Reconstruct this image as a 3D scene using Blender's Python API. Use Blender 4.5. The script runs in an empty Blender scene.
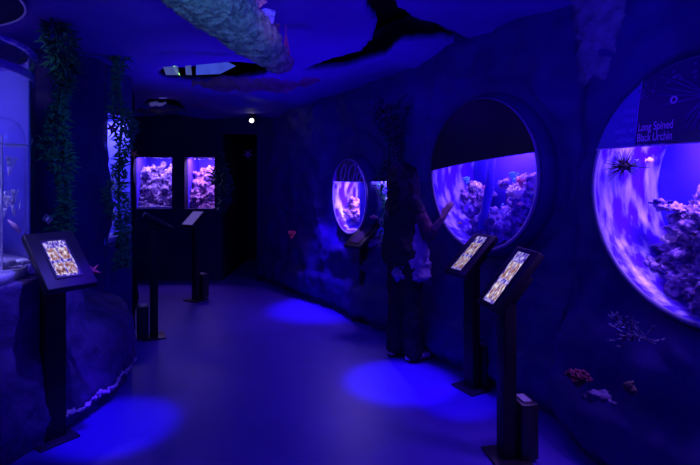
import bpy, bmesh, math, random
from mathutils import Vector, Matrix, noise
random.seed(7)
C = bpy.context.scene.collection
SC = bpy.context.scene
R = math.radians

# ------------------------------------------------------------------ camera
HORIZON = 175.0      # the camera looks level; the frame is shifted down
EYE = Vector((0, 0, 1.55))
cd = bpy.data.cameras.new('camera'); cam = bpy.data.objects.new('camera', cd); C.objects.link(cam)
cam.location = EYE; cam.rotation_euler = (math.pi / 2, 0, 0)
cd.sensor_width = 36; cd.lens = 505 / 700 * 36; cd.clip_start = 0.05; cd.shift_y = -(232.5 - HORIZON) / 700
SC.camera = cam
FW = Vector((0, 1, 0)); UP = Vector((0, 0, 1))
def at(px, py, Y):
    d = FW + Vector((1, 0, 0)) * ((px - 350) / 505) + UP * ((HORIZON - py) / 505)
    return EYE + d * (Y / d.y)
def atz(px, py, z):
    d = FW + Vector((1, 0, 0)) * ((px - 350) / 505) + UP * ((HORIZON - py) / 505)
    return EYE + d * ((z - EYE.z) / d.z)

# ------------------------------------------------------------------ world, exposure
w = bpy.data.worlds.new('world'); SC.world = w; w.use_nodes = True
w.node_tree.nodes['Background'].inputs[0].default_value = (0.03, 0.03, 1, 1)
w.node_tree.nodes['Background'].inputs[1].default_value = 0.02
SC.view_settings.view_transform = 'Standard'; SC.view_settings.look = 'None'
SC.view_settings.gamma = 1; SC.view_settings.exposure = 0.0
SC.cycles.transparent_max_bounces = 16

# ------------------------------------------------------------------ room lights
BLUE = (0.05, 0.001, 1.0)
def spot(loc, target, power, deg, blend=0.6, col=BLUE, size=0.03):
    l = bpy.data.lights.new('spot_light', 'SPOT'); o = bpy.data.objects.new('spot_light', l); C.objects.link(o)
    l.energy = power; l.spot_size = R(deg); l.spot_blend = blend; l.color = col; l.shadow_soft_size = size
    o.location = loc; o.rotation_euler = (Vector(target) - Vector(loc)).to_track_quat('-Z', 'Y').to_euler()
    return o
def area(loc, target, power, sx, sy, col=BLUE, name='area_light'):
    l = bpy.data.lights.new(name, 'AREA'); o = bpy.data.objects.new(name, l); C.objects.link(o)
    l.energy = power; l.shape = 'RECTANGLE'; l.size = sx; l.size_y = sy; l.color = col
    o.location = loc; o.rotation_euler = (Vector(target) - Vector(loc)).to_track_quat('-Z', 'Y').to_euler()
    return o
# pools of blue light on the floor, then washes on ledge and walls
spot((-0.35, 6.0, 2.3), (-0.36, 5.85, 0), 480, 34, 0.7)
spot((0.15, 3.85, 2.5), (0.36, 3.80, 0), 520, 22, 0.6)
spot((0.40, 3.4, 2.5), (0.74, 3.45, 0), 330, 15, 0.7)
spot((-1.2, 2.6, 2.5), (-1.45, 3.12, 0), 430, 20, 0.6)
spot((-1.0, 2.6, 2.5), (-1.92, 3.1, .5), 170, 32, 1.0, col=(.10, .07, 1))  # added to brighten the step of the left ledge
spot((1.5, 1.3, 2.45), (1.55, 2.3, .75), 20, 50, 1.0)
spot((-1.1, 4.4, 2.3), (-.75, 6.7, 1.7), 45, 60, 1.0)  # added wash that lifts the blue of the far right wall
# soft general blue fill above the walkway and behind the camera
area((-0.2, 3.6, 2.45), (-0.2, 3.6, 0), 11, 1.2, 2.6)
area((0.2, -0.6, 2.3), (0.0, 3.0, 1.0), 16, 1.8, 0.6)
# uplights washing the ceiling
spot((-0.1, 4.6, 1.2), (-0.25, 4.0, 2.65), 45, 110, 1.0, size=0.2)
spot((0.5, 1.2, 1.3), (0.75, 3.1, 2.65), 115, 95, 1.0, size=0.2)
spot((-1.5, 5.2, 1.4), (-1.2, 5.0, 2.5), 50, 120, 1.0, size=0.2)
# added cyan spots that bring out the sponge log, plants and rock column
spot((-0.25, 0.8, 1.9), (-0.75, 2.5, 2.45), 60, 36, 0.8, col=(0.11, 0.33, 1.0), size=0.08)
spot((-0.9, 2.3, 2.3), (-2.05, 3.8, 1.3), 15, 58, 0.9, col=(0.03, 0.30, 0.8), size=0.08)
spot((1.0, 1.0, 2.4), (1.35, 2.95, 2.4), 6, 50, 0.9, col=(0.08, 0.20, 1.0), size=0.08)

# ------------------------------------------------------------------ materials
def mat(name, col, rough=0.6, metal=0.0, spec=0.4, bump=0, bscale=8, col2=None, cscale=4, detail=4, emit=None, estr=0, alpha=None):
    m = bpy.data.materials.new(name); m.use_nodes = True; nt = m.node_tree; b = nt.nodes['Principled BSDF']
    b.inputs['Base Color'].default_value = (*col, 1); b.inputs['Roughness'].default_value = rough
    b.inputs['Metallic'].default_value = metal; b.inputs['Specular IOR Level'].default_value = spec
    tc = nt.nodes.new('ShaderNodeTexCoord')
    if col2:
        n = nt.nodes.new('ShaderNodeTexNoise'); n.inputs['Scale'].default_value = cscale; n.inputs['Detail'].default_value = detail
        nt.links.new(tc.outputs['Object'], n.inputs['Vector'])
        r = nt.nodes.new('ShaderNodeValToRGB'); r.color_ramp.elements[0].position = 0.38; r.color_ramp.elements[1].position = 0.62
        r.color_ramp.elements[0].color = (*col, 1); r.color_ramp.elements[1].color = (*col2, 1)
        nt.links.new(n.outputs[0], r.inputs[0]); nt.links.new(r.outputs[0], b.inputs['Base Color'])
    if bump:
        n = nt.nodes.new('ShaderNodeTexNoise'); n.inputs['Scale'].default_value = bscale; n.inputs['Detail'].default_value = 6
        nt.links.new(tc.outputs['Object'], n.inputs['Vector'])
        bp = nt.nodes.new('ShaderNodeBump'); bp.inputs['Strength'].default_value = bump; bp.inputs['Distance'].default_value = 0.02
        nt.links.new(n.outputs[0], bp.inputs['Height']); nt.links.new(bp.outputs[0], b.inputs['Normal'])
    if emit:
        b.inputs['Emission Color'].default_value = (*emit, 1); b.inputs['Emission Strength'].default_value = estr
    return m
def glass(name, tint=(0.93, 0.93, 1.0), ior=1.33):
    m = bpy.data.materials.new(name); m.use_nodes = True; nt = m.node_tree; nt.nodes.clear()
    o = nt.nodes.new('ShaderNodeOutputMaterial'); t = nt.nodes.new('ShaderNodeBsdfTransparent'); g = nt.nodes.new('ShaderNodeBsdfGlossy')
    t.inputs[0].default_value = (*tint, 1); g.inputs['Roughness'].default_value = 0.02
    f = nt.nodes.new('ShaderNodeLayerWeight'); f.inputs[0].default_value = .5; x = nt.nodes.new('ShaderNodeMixShader')
    pw = nt.nodes.new('ShaderNodeMath'); pw.operation = 'POWER'; pw.inputs[1].default_value = 4.5; nt.links.new(f.outputs['Facing'], pw.inputs[0])
    ma = nt.nodes.new('ShaderNodeMath'); ma.operation = 'MULTIPLY_ADD'; ma.inputs[1].default_value = .6; ma.inputs[2].default_value = .03; nt.links.new(pw.outputs[0], ma.inputs[0])
    nt.links.new(ma.outputs[0], x.inputs[0]); nt.links.new(t.outputs[0], x.inputs[1]); nt.links.new(g.outputs[0], x.inputs[2]); nt.links.new(x.outputs[0], o.inputs[0])
    return m
M = {}
M['floor'] = mat('floor', (0.055, 0.02, 0.36), 0.42, spec=0.45, bump=0.05, bscale=3, col2=(0.07, 0.028, 0.42), cscale=1.5)
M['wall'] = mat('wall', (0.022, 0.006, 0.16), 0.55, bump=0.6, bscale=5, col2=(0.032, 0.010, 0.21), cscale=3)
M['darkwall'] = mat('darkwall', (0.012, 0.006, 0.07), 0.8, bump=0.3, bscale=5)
M['ceil'] = mat('ceil', (0.12, 0.05, 0.50), 0.7, bump=0.3, bscale=3, col2=(0.09, 0.035, 0.40), cscale=1.3)
M['void'] = mat('void', (0.012, 0.008, 0.03), 0.9)  # near-black: the shade inside openings is put into the colour
M['rock'] = mat('rock', (0.05, 0.03, 0.14), 0.75, bump=0.9, bscale=14, col2=(0.10, 0.06, 0.22), cscale=9)
M['crust'] = mat('crust', (0.45, 0.42, 0.50), 0.8, bump=1, bscale=40, col2=(0.75, 0.72, 0.8), cscale=30)
M['pillar'] = mat('pillar', (0.10, 0.16, 0.22), 0.85, bump=1.0, bscale=16, col2=(0.16, 0.24, 0.30), cscale=12)
M['black'] = mat('black', (0.012, 0.010, 0.018), 0.45, spec=0.3)
M['blackm'] = mat('blackm', (0.02, 0.018, 0.03), 0.35, spec=0.5)
M['grey'] = mat('grey', (0.35, 0.33, 0.4), 0.4)
M['white'] = mat('white', (0.8, 0.78, 0.85), 0.5)
M['glass'] = glass('glass')
M['water'] = glass('water', (0.85, 0.85, 1.0), 1.2)
M['bowl'] = mat('bowl', (0.10, 0.01, 0.62), 0.3, spec=0.5, bump=0.4, bscale=6, col2=(0.85, 0.78, 0.98), cscale=8, detail=3)  # white streaks put the window's reflections into the bowl colour
for n in M['bowl'].node_tree.nodes:
    if n.type == 'VALTORGB': n.color_ramp.elements[0].position = .47; n.color_ramp.elements[1].position = .72
nt = M['bowl'].node_tree; tcn = [n for n in nt.nodes if n.type == 'TEX_COORD'][0]; mp = nt.nodes.new('ShaderNodeMapping'); mp.inputs['Scale'].default_value = (2.2, 2.2, .45)
nt.links.new(tcn.outputs['Object'], mp.inputs[0])
for n in nt.nodes:
    if n.type == 'TEX_NOISE': nt.links.new(mp.outputs[0], n.inputs['Vector'])
M['rim'] = mat('rim', (.5, .42, .8), .3)
M['rim'].node_tree.nodes['Principled BSDF'].inputs['Transmission Weight'].default_value = .6
M['backblue'] = mat('backblue', (0.10, 0.04, 0.85), 0.6, col2=(0.14, 0.06, 0.95), cscale=2)
M['backcyl'] = mat('backcyl', (0.26, 0.25, 0.90), 0.5)
M['sand'] = mat('sand', (0.75, 0.70, 0.85), 0.9, bump=0.8, bscale=30, col2=(0.55, 0.48, 0.7), cscale=14)
def rockmat(name, a, b, sc=14):
    m = mat(name, a, 0.85, bump=1.0, bscale=34, col2=b, cscale=sc * 1.5, detail=8)
    return m
M['reef_pink'] = rockmat('reef_pink', (0.16, 0.07, 0.32), (0.75, 0.42, 0.70), 16)
M['reef_purple'] = rockmat('reef_purple', (0.10, 0.04, 0.35), (0.62, 0.40, 0.78), 22)
M['reef_blue'] = rockmat('reef_blue', (0.07, 0.03, 0.42), (0.45, 0.28, 0.85), 15)
M['reef_pale'] = rockmat('reef_pale', (0.24, 0.15, 0.48), (0.72, 0.52, 0.82), 20)
M['log'] = mat('log', (0.15, 0.20, 0.19), 0.9, bump=1.0, bscale=55, col2=(0.38, 0.42, 0.34), cscale=30, detail=6)
M['branch'] = mat('branch', (0.16, 0.05, 0.16), 0.85, bump=0.8, bscale=12)
M['red'] = mat('red', (0.75, 0.10, 0.22), 0.7, emit=None)
M['pinkc'] = mat('pinkc', (0.85, 0.28, 0.42), 0.7)
M['lilac'] = mat('lilac', (0.42, 0.35, 0.80), 0.7)
M['leaf'] = mat('leaf', (0.02, 0.26, 0.13), 0.6, col2=(0.03, 0.38, 0.18), cscale=20)
M['leafdark'] = mat('leafdark', (0.02, 0.14, 0.12), 0.7, col2=(0.03, 0.20, 0.15), cscale=20)
M['orange'] = mat('orange', (0.85, 0.28, 0.10), 0.6)
M['yellow'] = mat('yellow', (0.9, 0.6, 0.15), 0.5)
M['cyan'] = mat('cyan', (0.15, 0.65, 0.85), 0.5)
M['cream'] = mat('cream', (0.95, 0.85, 0.80), 0.6, bump=0.4, bscale=30)
M['urchin'] = mat('urchin', (0.008, 0.005, 0.02), 0.4)
M['navy'] = mat('navy', (0.010, 0.010, 0.028), 0.8, bump=0.2, bscale=20)
M['blouse'] = mat('blouse', (0.28, 0.20, 0.55), 0.55, bump=0.5, bscale=9)
M['maroon'] = mat('maroon', (.10, .02, .08), .7)
M['skin'] = mat('skin', (0.42, 0.24, 0.24), 0.5)
M['hair'] = mat('hair', (0.012, 0.008, 0.012), 0.45)
M['signblue'] = mat('signblue', (0.10, 0.12, 0.55), 0.4)
M['signdark'] = mat('signdark', (0.05, 0.015, 0.14), 0.3)
M['signink'] = mat('signink', (0.9, 0.88, 0.98), 0.5)
M['signfaint'] = mat('signfaint', (0.38, 0.36, 0.85), 0.5)
M['signplum'] = mat('signplum', (0.16, 0.06, 0.22), 0.5, col2=(0.06, 0.02, 0.12), cscale=9)
M['lens'] = mat('lens', (1, 1, 1), emit=(1, 0.98, 0.9), estr=5)

def screen_mat(name, seed, power):
    """the lit display: a blue page with a grid of four photographs"""
    m = bpy.data.materials.new(name); m.use_nodes = True; nt = m.node_tree; b = nt.nodes['Principled BSDF']
    N = nt.nodes.new; Lk = nt.links.new
    uv = N('ShaderNodeUVMap'); sx = N('ShaderNodeSeparateXYZ'); Lk(uv.outputs[0], sx.inputs[0])
    def mth(op, a, c=None):
        n = N('ShaderNodeMath'); n.operation = op
        for i, v in enumerate((a, c)):
            if v is None: continue
            if isinstance(v, (int, float)): n.inputs[i].default_value = v
            else: Lk(v, n.inputs[i])
        return n.outputs[0]
    def band(s, lo, hi): return mth('MULTIPLY', mth('GREATER_THAN', s, lo), mth('LESS_THAN', s, hi))
    rows = mth('ADD', band(sx.outputs[1], .06, .38), band(sx.outputs[1], .46, .80))
    cols = mth('ADD', band(sx.outputs[0], .07, .47), band(sx.outputs[0], .53, .93))
    mask = mth('MULTIPLY', rows, cols)
    n = N('ShaderNodeTexNoise'); n.inputs['Scale'].default_value = 8.5; n.inputs['Detail'].default_value = 4
    mp = N('ShaderNodeMapping'); mp.inputs['Location'].default_value = (seed, seed * 2, 0); Lk(uv.outputs[0], mp.inputs[0]); Lk(mp.outputs[0], n.inputs['Vector'])
    r = N('ShaderNodeValToRGB'); cr = r.color_ramp; cr.elements[0].position = .36; cr.elements[0].color = (.10, .04, .04, 1)
    cr.elements[1].position = .66; cr.elements[1].color = (1, .92, .85, 1)
    e = cr.elements.new(.46); e.color = (.42, .18, .12, 1); e = cr.elements.new(.54); e.color = (.40, .34, .60, 1)
    Lk(n.outputs[0], r.inputs[0])
    n2 = N('ShaderNodeTexNoise'); n2.inputs['Scale'].default_value = 9; Lk(mp.outputs[0], n2.inputs['Vector'])
    r2 = N('ShaderNodeValToRGB'); r2.color_ramp.elements[0].color = (.05, .02, .42, 1); r2.color_ramp.elements[1].color = (.55, .45, .95, 1)
    r2.color_ramp.elements[0].position = .45; r2.color_ramp.elements[1].position = .6; Lk(n2.outputs[0], r2.inputs[0])
    mx = N('ShaderNodeMix'); mx.data_type = 'RGBA'; Lk(mask, mx.inputs['Factor']); Lk(r2.outputs[0], mx.inputs['A']); Lk(r.outputs[0], mx.inputs['B'])
    Lk(mx.outputs['Result'], b.inputs['Emission Color']); b.inputs['Emission Strength'].default_value = power
    b.inputs['Base Color'].default_value = (.02, .02, .02, 1); b.inputs['Roughness'].default_value = .2
    return m

# ------------------------------------------------------------------ mesh helpers
def obj(name, bm, m, parent=None, smooth=True, loc=None):
    me = bpy.data.meshes.new(name)
    if isinstance(bm, bmesh.types.BMesh):
        bm.to_mesh(me); bm.free()
    else: me = bm; me.name = name
    if smooth:
        for p in me.polygons: p.use_smooth = True
    me.materials.clear(); me.materials.append(M[m] if isinstance(m, str) else m)
    o = bpy.data.objects.new(name, me); C.objects.link(o)
    if parent: o.parent = parent; o.matrix_parent_inverse = parent_world(parent).inverted()
    return o
def parent_world(p):
    m = p.matrix_basis.copy()
    if p.parent: m = parent_world(p.parent) @ p.matrix_parent_inverse @ m
    return m
def thing(name, label, cat, loc=(0, 0, 0), group=None):
    o = bpy.data.objects.new(name, None); C.objects.link(o); o.location = loc; o.empty_display_size = .1
    o['label'] = label; o['category'] = cat
    if group: o['group'] = group
    return o
def tag(o, label, cat, group=None, kind=None):
    o['label'] = label; o['category'] = cat
    if group: o['group'] = group
    if kind: o['kind'] = kind
    return o
def struct(name, bm, m, smooth=True):
    o = obj(name, bm, m, None, smooth); o['kind'] = 'structure'; return o
def BM(): return bmesh.new()
def box(bm, c, s, rot=None, bev=0.0):
    r = bmesh.ops.create_cube(bm, size=1); vs = r['verts']
    mt = Matrix.Translation(Vector(c)) @ (rot.to_4x4() if rot is not None else Matrix.Identity(4)) @ Matrix.Diagonal((*s, 1))
    bmesh.ops.transform(bm, matrix=mt, verts=vs)
    if bev:
        es = list({e for v in vs for e in v.link_edges}); bmesh.ops.bevel(bm, geom=es, offset=bev, segments=2, affect='EDGES', profile=.6)
def tube(bm, pts, rads, n=8, cap=True):
    pts = [Vector(p) for p in pts]; rings = []
    if isinstance(rads, (int, float)): rads = [rads] * len(pts)
    ref = Vector((0, 0, 1))
    for i, p in enumerate(pts):
        d = (pts[min(i + 1, len(pts) - 1)] - pts[max(i - 1, 0)]).normalized()
        a = d.cross(ref)
        if a.length < .1: a = d.cross(Vector((1, 0, 0)))
        a.normalize(); b = d.cross(a)
        rings.append([bm.verts.new(p + (a * math.cos(2 * math.pi * k / n) + b * math.sin(2 * math.pi * k / n)) * rads[i]) for k in range(n)])
    for i in range(len(rings) - 1):
        for k in range(n): bm.faces.new((rings[i][k], rings[i][(k + 1) % n], rings[i + 1][(k + 1) % n], rings[i + 1][k]))
    if cap: bm.faces.new(rings[0][::-1]); bm.faces.new(rings[-1])
def revolve(bm, prof, fn, n=64, close=False):
    """prof: list of (r, w); fn(r*cos, r*sin, w) -> point"""
    rings = []
    for r, w_ in prof:
        if r < 1e-6: rings.append([bm.verts.new(fn(0, 0, w_))])
        else: rings.append([bm.verts.new(fn(r * math.cos(2 * math.pi * k / n), r * math.sin(2 * math.pi * k / n), w_)) for k in range(n)])
    pairs = list(zip(rings, rings[1:])) + ([(rings[-1], rings[0])] if close else [])
    for a, b in pairs:
        for k in range(n):
            k2 = (k + 1) % n
            if len(a) == 1 and len(b) == 1: continue
            if len(a) == 1: bm.faces.new((a[0], b[k2], b[k]))
            elif len(b) == 1: bm.faces.new((a[k], a[k2], b[0]))
            else: bm.faces.new((a[k], a[k2], b[k2], b[k]))
def fbm(p, sc, amp, seed=0.0, oct=4):
    return noise.fractal(Vector(p) * sc + Vector((seed, seed * 1.7, -seed)), .6, 2.1, oct) * amp
def sphere(bm, c, r, sub=2, sc=(1, 1, 1), rot=None):
    q = bmesh.ops.create_icosphere(bm, subdivisions=sub, radius=1)
    mt = Matrix.Translation(Vector(c)) @ (rot.to_4x4() if rot is not None else Matrix.Identity(4)) @ Matrix.Diagonal((r * sc[0], r * sc[1], r * sc[2], 1))
    bmesh.ops.transform(bm, matrix=mt, verts=q['verts'])
def fuse(bm, voxel, smooth=0, amp=0, nscale=6, seed=0, iters=1, holes=0):
    """join closed pieces into one continuous skin"""
    me = bpy.data.meshes.new('tmp'); bm.to_mesh(me); bm.free()
    o = bpy.data.objects.new('tmp', me); C.objects.link(o)
    md = o.modifiers.new('r', 'REMESH'); md.mode = 'VOXEL'; md.voxel_size = voxel
    if smooth:
        s = o.modifiers.new('s', 'SMOOTH'); s.iterations = smooth; s.factor = .5
    dg = bpy.context.evaluated_depsgraph_get(); dg.update()
    ev = o.evaluated_get(dg); out = bpy.data.meshes.new_from_object(ev)
    bpy.data.objects.remove(o); bpy.data.meshes.remove(me)
    if amp:
        b = bmesh.new(); b.from_mesh(out); b.normal_update()
        mv = [(v, v.normal * (fbm(v.co, nscale, amp, seed) - holes * max(0, .25 - abs(fbm(v.co, nscale * .7, 1, seed + 5, 2))) * amp)) for v in b.verts]
        for v, d in mv: v.co += d
        b.to_mesh(out); b.free()
    return out

# ------------------------------------------------------------------ SETTING
# floor
bm = BM()
for (x0, x1, y0, y1) in ((-4.5, 3.2, -1.6, 9.6),):
    bmesh.ops.create_grid(bm, x_segments=2, y_segments=2, size=1, matrix=Matrix.Translation(((x0 + x1) / 2, (y0 + y1) / 2, 0)) @ Matrix.Diagonal(((x1 - x0) / 2, (y1 - y0) / 2, 1, 1)))
struct('floor', bm, 'floor', False)

# ceiling: moulded sheet with a dark opening
def ceil_z(x, y):
    return 2.74 - .055 * max(0, y - 2) + fbm((x, y, 0), .55, .08, 3.1, 3) + fbm((x, y, 0), 1.6, .03, 8.1, 2)
def inpoly(x, y, P):
    c = False; j = len(P) - 1
    for i in range(len(P)):
        if (P[i][1] > y) != (P[j][1] > y) and x < (P[j][0] - P[i][0]) * (y - P[i][1]) / (P[j][1] - P[i][1]) + P[i][0]: c = not c
        j = i
    return c
def holepoly(px):
    out = []
    for a, b in px:
        z = 2.65
        for _ in range(6):
            q = atz(a, b, z); z = ceil_z(q.x, q.y)
        out.append((q.x, q.y))
    return out
H1 = holepoly([(366, -30), (368, 0), (377, 14), (378, 25), (371, 38), (360, 47), (345, 55), (325, 61), (303, 66), (318, 68), (345, 65), (362, 60), (385, 47), (402, 38), (425, 34), (448, 36), (468, 42), (478, 38), (455, 29), (425, 17), (405, 8), (392, 0), (385, -30)])
H2 = holepoly([(158, 70), (166, 64), (200, 62), (230, 59), (262, 61), (275, 66), (262, 74), (235, 79), (190, 79), (166, 77)])
H3 = holepoly([(141, 108), (150, 97), (166, 96), (180, 102), (186, 112), (160, 114)])
bm = BM(); NX, NY = 190, 270; x0, x1, y0, y1 = -4.5, 3.2, -1.6, 9.6
vg = [[bm.verts.new((x0 + (x1 - x0) * i / NX, y0 + (y1 - y0) * j / NY, 0)) for j in range(NY + 1)] for i in range(NX + 1)]
for r_ in vg:
    for v in r_: v.co.z = ceil_z(v.co.x, v.co.y)
for i in range(NX):
    for j in range(NY):
        cx = x0 + (x1 - x0) * (i + .5) / NX; cy = y0 + (y1 - y0) * (j + .5) / NY
        if any(inpoly(cx, cy, H) for H in (H1, H2, H3)): continue
        bm.faces.new((vg[i][j], vg[i][j + 1], vg[i + 1][j + 1], vg[i + 1][j]))
bmesh.ops.delete(bm, geom=[v for v in bm.verts if not v.link_faces], context='VERTS')
for _ in range(3):
    bmesh.ops.smooth_vert(bm, verts=[v for v in bm.verts if v.is_boundary], factor=.5, use_axis_x=True, use_axis_y=True)
ce = struct('ceiling', bm, 'ceil')
sd = ce.modifiers.new('s', 'SOLIDIFY'); sd.thickness = .07; sd.offset = 0
bm = BM(); box(bm, ((x0 + x1) / 2, (y0 + y1) / 2, 3.25), (x1 - x0, y1 - y0, .05))
o = struct('ceiling_slab', bm, 'void', False)

# swept rock walls
class Disc:
    def __init__(s, c, head, r, wall_w=-.08):
        s.c = Vector(c); a = R(head); s.N = Vector((math.sin(a), math.cos(a), 0)); s.U = Vector((s.N.y * -1, s.N.x, 0)); s.r = r
        s.U = Vector((-s.N.y, s.N.x, 0))      # towards the viewer's right
        s.V = Vector((0, 0, 1))
    def P(s, u, v, w_): return s.c + s.U * u + s.V * v + s.N * w_
D3 = Disc((1.56, 2.25, 1.475), 250, .60)
D2 = Disc((.985, 3.87, 1.55), 242, .58)
D1 = Disc((-.015, 5.68, 1.31), 243, .42)
if D3.U.y > 0:
    for d in (D1, D2, D3): d.U = -d.U
def catmull(P, step):
    P = [Vector(p) for p in P]; Q = [P[0] * 2 - P[1]] + P + [P[-1] * 2 - P[-2]]; out = []
    for i in range(1, len(Q) - 2):
        n = max(1, int((Q[i + 1] - Q[i]).length / step))
        for k in range(n):
            t = k / n
            out.append(.5 * ((2 * Q[i]) + (Q[i + 1] - Q[i - 1]) * t + (2 * Q[i - 1] - 5 * Q[i] + 4 * Q[i + 1] - Q[i + 2]) * t * t + (3 * Q[i] - Q[i - 1] - 3 * Q[i + 1] + Q[i + 2]) * t ** 3))
    out.append(P[-1]); return out
def sstep(a, b, x):
    t = max(0, min(1, (x - a) / (b - a))); return t * t * (3 - 2 * t)
def sweep(path, side, z0, z1, prof, step=.045, keep=None, curved=True):
    pts = catmull([(p[0], p[1], 0) for p in path], step); bm = BM(); nz = int((z1 - z0) / step); g = []
    for i, p in enumerate(pts):
        d = (pts[min(i + 1, len(pts) - 1)] - pts[max(0, i - 1)]).normalized(); nrm = Vector((-d.y, d.x, 0)) * side
        col = []
        for k in range(nz + 1):
            z = z0 + (z1 - z0) * k / nz
            q = p + Vector((0, 0, z)); col.append(bm.verts.new(q + nrm * prof(q, z)))
        g.append(col)
    for i in range(len(g) - 1):
        for k in range(nz):
            q = (g[i][k], g[i + 1][k], g[i + 1][k + 1], g[i][k + 1])
            c = (q[0].co + q[1].co + q[2].co + q[3].co) / 4
            if keep and not keep(c): continue
            bm.faces.new(q if side > 0 else q[::-1])
    bmesh.ops.delete(bm, geom=[v for v in bm.verts if not v.link_faces], context='VERTS')
    return bm
def in_disc(c, d, grow=.02):
    q = c - d.c; return math.hypot(q.dot(d.U), q.z) < d.r + grow and abs(q.dot(d.N)) < .4
# right wall: rock face with the round windows let into it
RP = [(2.5, .2), (2.02, .95), (1.80, 1.60), (1.62, 2.30), (1.42, 2.82), (1.40, 3.0), (1.46, 3.18), (1.37, 3.34), (1.08, 3.85), (.80, 4.36), (.68, 4.62), (.52, 4.95), (.22, 5.42), (.03, 5.72), (-.22, 6.12), (-.60, 6.62), (-1.20, 7.5)]
RTX0, RTX1 = Vector((.50, 4.95, 0)), Vector((.14, 5.55, 0))   # rectangular tank between
def rprof(q, z):
    o = .09 * sstep(.92, .60, z) + .07 * sstep(.42, .30, z) - .08 * sstep(.12, .02, z)
    n = fbm(q, 1.3, .05, 2.0, 3) + abs(fbm(q, 3.2, .05, 5.0, 3))
    k = .12 if min((q - D.c).length for D in (D1, D2, D3)) < .75 else 1
    if z < .9: k = max(k, sstep(.95, .7, z) * 1.2)
    return o + n * k - .04 * (1 - k)
def rect_open(c):
    q = c - RTX0; t = (RTX1 - RTX0).normalized(); s = q.x * t.x + q.y * t.y
    return .02 < s < (RTX1 - RTX0).length + .06 and .77 < c.z < 1.49 and abs(q.x * t.y - q.y * t.x) < .3
struct('wall_right', sweep(RP, 1, 0, 3.1, rprof, .04, keep=lambda c: not any(in_disc(c, d) for d in (D1, D2, D3)) and not rect_open(c)), 'wall')
# rough textured rock column between the two near windows
bm = BM()
pts = [(1.56, 3.04, 1.80), (1.52, 2.98, 2.05), (1.50, 2.90, 2.35), (1.50, 2.82, 2.65), (1.50, 2.80, 3.0)]
tube(bm, pts, [.08, .13, .19, .23, .24], 16)
me = fuse(bm, .022, 2, .05, 9, 4)
o = struct('rock_column', me, 'pillar')
# left wall
LP = [(-3.9, .0), (-3.9, 3.4), (-3.1, 4.05), (-2.42, 4.10), (-2.27, 4.40), (-2.24, 4.66)]
def lprof(q, z): return fbm(q, 1.4, .06, 1.0, 3) + abs(fbm(q, 3.5, .03, 6.0, 3))
struct('wall_left', sweep(LP, -1, 0, 3.1, lprof, .06), 'wall')
SL0, SL1 = Vector((-2.22, 4.62, 0)), Vector((-2.17, 5.02, 0))
LP2 = [(-2.17, 5.05), (-2.35, 5.30), (-3.1, 6.2), (-3.5, 7.5)]
struct('wall_left_far', sweep(LP2, -1, 0, 3.1, lprof, .06), 'wall')
bm = BM()                                  # masonry below and above the slit tank
for za, zb in ((0, .90), (2.12, 3.1)):
    box(bm, (-2.36, 4.84, (za + zb) / 2), (.34, .44, zb - za), Matrix.Rotation(R(-7), 3, 'Z'), .02)
struct('trim_1', bm, 'wall')
# rock ledge under the cylindrical tank
EP = [(-2.02, .6), (-1.90, 1.8), (-1.86, 2.6), (-1.76, 3.1), (-1.70, 3.55), (-1.82, 4.05), (-2.05, 4.45), (-2.25, 4.7)]
def eprof(q, z):
    if z > .98: z = .98
    o = .02 + .05 * sstep(0, .15, z) - .03 * sstep(.3, .45, z) - (.07 + .26 * sstep(3.25, 3.75, q.y)) * sstep(.42, .62, z) - (.02 + .08 * sstep(3.25, 3.75, q.y)) * sstep(.66, .95, z)
    return o + fbm(q, 1.6, .05, 3.0, 3) + abs(fbm(q, 6, .025, 7.0, 3))
bm = sweep(EP, -1, 0, .95, eprof, .035)
# close the top of the ledge back to the wall
top = sorted([v for v in bm.verts if v.co.z > .949], key=lambda v: v.co.y)
prev = None
for v in top:
    nv = bm.verts.new((-4.2, v.co.y, .955))
    if prev: bm.faces.new((prev[0], v, nv, prev[1]))
    prev = (v, nv)
bmesh.ops.recalc_face_normals(bm, faces=bm.faces)
struct('rock_ledge', bm, 'rock')
# pale crusted edge along the foot of the ledge
bm = BM(); e = catmull([(p[0], p[1], 0) for p in EP], .014)
for i, p in enumerate(e[:-1]):
    if not 3.0 < p.y < 4.25: continue
    d = (e[i + 1] - p).normalized(); nrm = Vector((d.y, -d.x, 0)); z = .10 + .012 * math.sin(p.y * 23)
    q = p + Vector((0, 0, z)); q = q + nrm * (eprof(q, z) + .004)
    sphere(bm, q + Vector((random.uniform(-.006, .006), 0, random.uniform(-.012, .012))), random.uniform(.009, .020), 1, (1, 1.2, .8))
me = fuse(bm, .006, 0, .012, 40, 2)
struct('trim_2', me, 'crust')
# back wall with two tank openings and a dark doorway
W1 = (at(132, 157, 7.4), at(172, 209, 7.4)); W2 = (at(184.5, 158, 7.4), at(214.5, 211, 7.4))
DR = (at(222, 140, 7.4).x, at(257, 140, 7.4).x)
bm = BM(); xs = [-3.9, W1[0].x, W1[1].x, W2[0].x, W2[1].x, DR[0], DR[1], -.9]; zs = [0, W1[1].z, W1[0].z, 2.15, 3.1]
for i in range(len(xs) - 1):
    for k in range(len(zs) - 1):
        if i in (1, 3) and k == 1: continue
        if i == 5 and k < 3: continue
        box(bm, ((xs[i] + xs[i + 1]) / 2, 7.48, (zs[k] + zs[k + 1]) / 2), (xs[i + 1] - xs[i], .16, zs[k + 1] - zs[k]))
bmesh.ops.remove_doubles(bm, verts=bm.verts, dist=.001)
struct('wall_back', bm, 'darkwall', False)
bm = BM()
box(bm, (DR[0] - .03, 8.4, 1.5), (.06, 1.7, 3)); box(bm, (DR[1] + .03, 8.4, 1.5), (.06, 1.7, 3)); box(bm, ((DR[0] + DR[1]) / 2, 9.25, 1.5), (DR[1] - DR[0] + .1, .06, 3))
struct('wall_passage', bm, 'void', False)
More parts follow.
